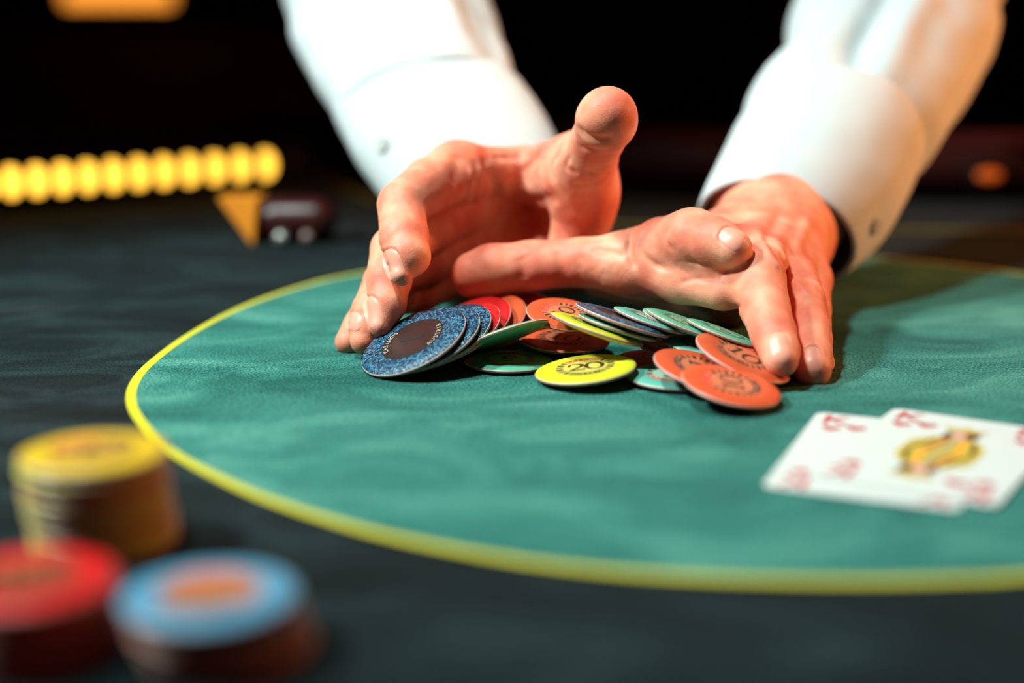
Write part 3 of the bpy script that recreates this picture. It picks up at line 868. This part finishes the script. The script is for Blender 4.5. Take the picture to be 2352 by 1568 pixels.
VB, FB = surface_nets(db, fb.lo, fb.vox); VB = smooth_verts(VB, FB, 2)
nR, nL = len(VR), len(VR)+len(VL)
VA = np.concatenate([VR, VL, VB]); FA = np.concatenate([FR, FL+nR, FB+nL])
me = bpy.data.meshes.new('body'); me.from_pydata([tuple(v) for v in VA], [], [tuple(int(i) for i in q) for q in FA]); me.materials.append(M_skin)
me.polygons.foreach_set('use_smooth', [True]*len(FA)); me.update()
body = pchild(link('body', me))
bR = bvh_of(VR, FR); bL = bvh_of(VL, FL)
for b_, args in [(bR, q) for q in NAILS_R]+[(bL, q) for q in NAILS_L]:
    o = nail(b_, None, *args)
    if o: pchild(o)

# ------------------------------------------------------------------ clothes
def loft(name, rings, m, parent=None, n=64, sub=6, depth=.9, thick=.0012, fold=None, close_start=False):
    """rings: (left px, left py, right px, right py, z, roll) cross sections of a sleeve, first ring = open end"""
    C_ = []; A_ = []
    for lx, ly, rx, ry, z in rings:
        a, b = P(lx, ly, z), P(rx, ry, z); C_.append((a+b)/2); A_.append((b-a)/2)
    C2 = catmull(C_, sub); A2 = catmull(A_, sub)
    v = []; f = []
    for i, (c, a) in enumerate(zip(C2, A2)):
        t = (C2[min(i+1, len(C2)-1)]-C2[max(i-1, 0)]).normalized()
        r = a.length; e1 = a.normalized(); e2 = t.cross(e1).normalized()
        if e2.dot(CAMF) > 0: e2 = -e2
        for k in range(n):
            q = 2*math.pi*k/n; p = c+e1*math.cos(q)*r+e2*math.sin(q)*r*depth
            d = 0
            if fold:
                nn = (p-c).normalized(); d = fold(p, i/(len(C2)-1), q); p = p+nn*d
            v.append(p)
        if i:
            for k in range(n): f.append(((i-1)*n+k, (i-1)*n+(k+1) % n, i*n+(k+1) % n, i*n+k))
    o = mesh(name, v, f, m, None, smooth=True)
    bm = bmesh.new(); bm.from_mesh(o.data); bmesh.ops.recalc_face_normals(bm, faces=bm.faces); bm.to_mesh(o.data); bm.free()
    md = o.modifiers.new('cloth', 'SOLIDIFY'); md.thickness = thick; md.offset = -1; md.use_rim = True
    md = o.modifiers.new('soft', 'SUBSURF'); md.levels = 1; md.render_levels = 1
    return o
def folds(amp, sc, along=1.0, seed=0):
    def g(p, t, q):
        s = noise.fractal(Vector((p.x*sc+seed, p.y*sc*along, p.z*sc)), 1.0, 2.0, 3)
        return amp*s*min(1, .15+t*1.6)
    return g
shirt = empty('shirt'); shirt.parent = person; shirt.matrix_parent_inverse = Matrix.Translation(-person.location)
shirt['label'] = 'white cotton shirt with buttoned cuffs'
def schild(o, par=shirt):
    o.parent = par; return o
# arm on the left of the photo
cuffR = loft('cuff', [(925, 530, 1325, 420, .724), (868, 445, 1294, 345, .736), (832, 392, 1272, 302, .744), (802, 345, 1246, 262, .753), (765, 268, 1200, 200, .768)], M_cuff, depth=.62, thick=.0022, fold=folds(.0012, 22))
schild(cuffR)
def pleatR(p, t, q):
    s = folds(.005, 15, 1, 3)(p, t, q)
    a = min(1, t*3.5)
    s += .0035*math.sin(q*2.0+t*5)*t + a*(.004*math.exp(-((q-1.15)/.3)**2)-.011*math.exp(-((q-.55)/.32)**2))
    return s
slR = loft('sleeve', [(776, 284, 1184, 204, .764), (752, 245, 1182, 172, .772), (722, 195, 1168, 130, .785), (692, 130, 1152, 70, .81), (662, 40, 1134, 0, .845), (640, -60, 1120, -90, .885), (640, -190, 1130, -200, .935)], M_shirt, depth=.66, fold=pleatR)
schild(slR)
# arm on the right of the photo
cuffL = loft('cuff', [(1606, 468, 1950, 622, .692), (1622, 425, 1985, 592, .700), (1650, 370, 2040, 540, .715), (1690, 290, 2092, 440, .735), (1722, 235, 2112, 380, .75)], M_cuff, depth=.92, thick=.0024, fold=folds(.0012, 22))
schild(cuffL)
def pleatL(p, t, q):
    s = folds(.009, 12, 1, 9)(p, t, q)
    s += -.007*math.exp(-((q-1.75)/.16)**2)*min(1, t*3) + .006*math.exp(-((q-1.45)/.2)**2)*min(1, t*3) + .004*math.sin(3*q)*t
    return s
slL = loft('sleeve', [(1722, 262, 2100, 405, .744), (1724, 236, 2140, 372, .752), (1745, 200, 2185, 292, .770), (1790, 130, 2250, 200, .80), (1815, 60, 2290, 95, .835), (1838, -10, 2315, 0, .865), (1845, -100, 2340, -110, .91), (1850, -200, 2350, -210, .955)], M_shirt, depth=.85, fold=pleatL)
schild(slL)
# buttons on the cuffs
M_btn = mat('pearl_button', (.62, .62, .58), .25, .5)
def disc(name, c, nrm, r, m, par):
    bm = bmesh.new(); bmesh.ops.create_cone(bm, cap_ends=True, segments=24, radius1=r, radius2=r*.85, depth=.0016)
    q = nrm.to_track_quat('Z', 'Y').to_matrix().to_4x4(); q.translation = c
    bmesh.ops.transform(bm, matrix=q, verts=bm.verts)
    me = bpy.data.meshes.new(name); bm.to_mesh(me); bm.free(); me.materials.append(m); return schild(link(name, me), par)
def cuff_hit(o, px, py):
    b = BVHTree.FromPolygons([v.co for v in o.data.vertices], [tuple(p.vertices) for p in o.data.polygons]); return hit(b, px, py)
for o, x, y in ((cuffR, 880, 332), (cuffL, 2010, 520)):
    h, nn = cuff_hit(o, x, y)
    if h is not None:
        if nn.dot(cam.location-h) < 0: nn = -nn
        disc('button', h+nn*.0006, nn, .0045, M_btn, o)
# upper sleeves, shirt body, vest : grown like the body, a little larger
def grown(name, prims, vox, m, k=.03, cut=None):
    A = np.array([list(p[0]) for p in prims]+[list(p[2]) for p in prims]); R_ = max(max(p[1], p[3]) for p in prims)
    f = Field(A.min(0)-R_-.03, A.max(0)+R_+.03, vox); d = f.full()
    for p in prims: d = f.put(d, p, k, .05)
    if cut is not None:
        X, Y, Z = np.meshgrid(*f.ax, indexing='ij'); d = np.maximum(d, cut(X, Y, Z).astype(np.float32))
    V, Fq = surface_nets(d, f.lo, f.vox); V = smooth_verts(V, Fq, 2)
    return mesh(name, V, [tuple(int(i) for i in q) for q in Fq], m, None, smooth=True)
R0 = P(895, -150, .92); L0 = P(2100, -160, .93)
schild(grown('upper_sleeve', [((-.10, 1.29, 1.22), .078, tuple(R0), .062)], .008, M_shirt))
schild(grown('upper_sleeve', [((.28, 1.29, 1.22), .078, tuple(L0), .062)], .008, M_shirt))
vest = grown('vest', [((.13, 1.44, .60), .15, (.13, 1.42, .95), .155), ((.13, 1.42, .95), .16, (.11, 1.34, 1.18), .16), ((-.03, 1.30, 1.22), .09, (.20, 1.30, 1.22), .09)], .010, M_black, .05,
             lambda X, Y, Z: np.maximum(.56-Z, Z-1.30))
vest['label'] = 'black vest'
pchild(vest)

M_trouser = mat('black_trouser_cloth', (.02, .02, .025), .9, .1)
tr = []
for L in LEGS: tr += [(L[0], .11, L[2], .085), (L[2], .085, L[4], .068)]
pchild(grown('trousers', tr+[((.10, 1.45, .86), .12, (.16, 1.45, .86), .12)], .012, M_trouser, .03, lambda X, Y, Z: .07-Z))
for L in LEGS:
    pchild(grown('shoe', [((L[4][0], 1.50, .055), .045, (L[4][0], 1.36, .045), .042)], .008, M_black, .01, lambda X, Y, Z: .004-Z))
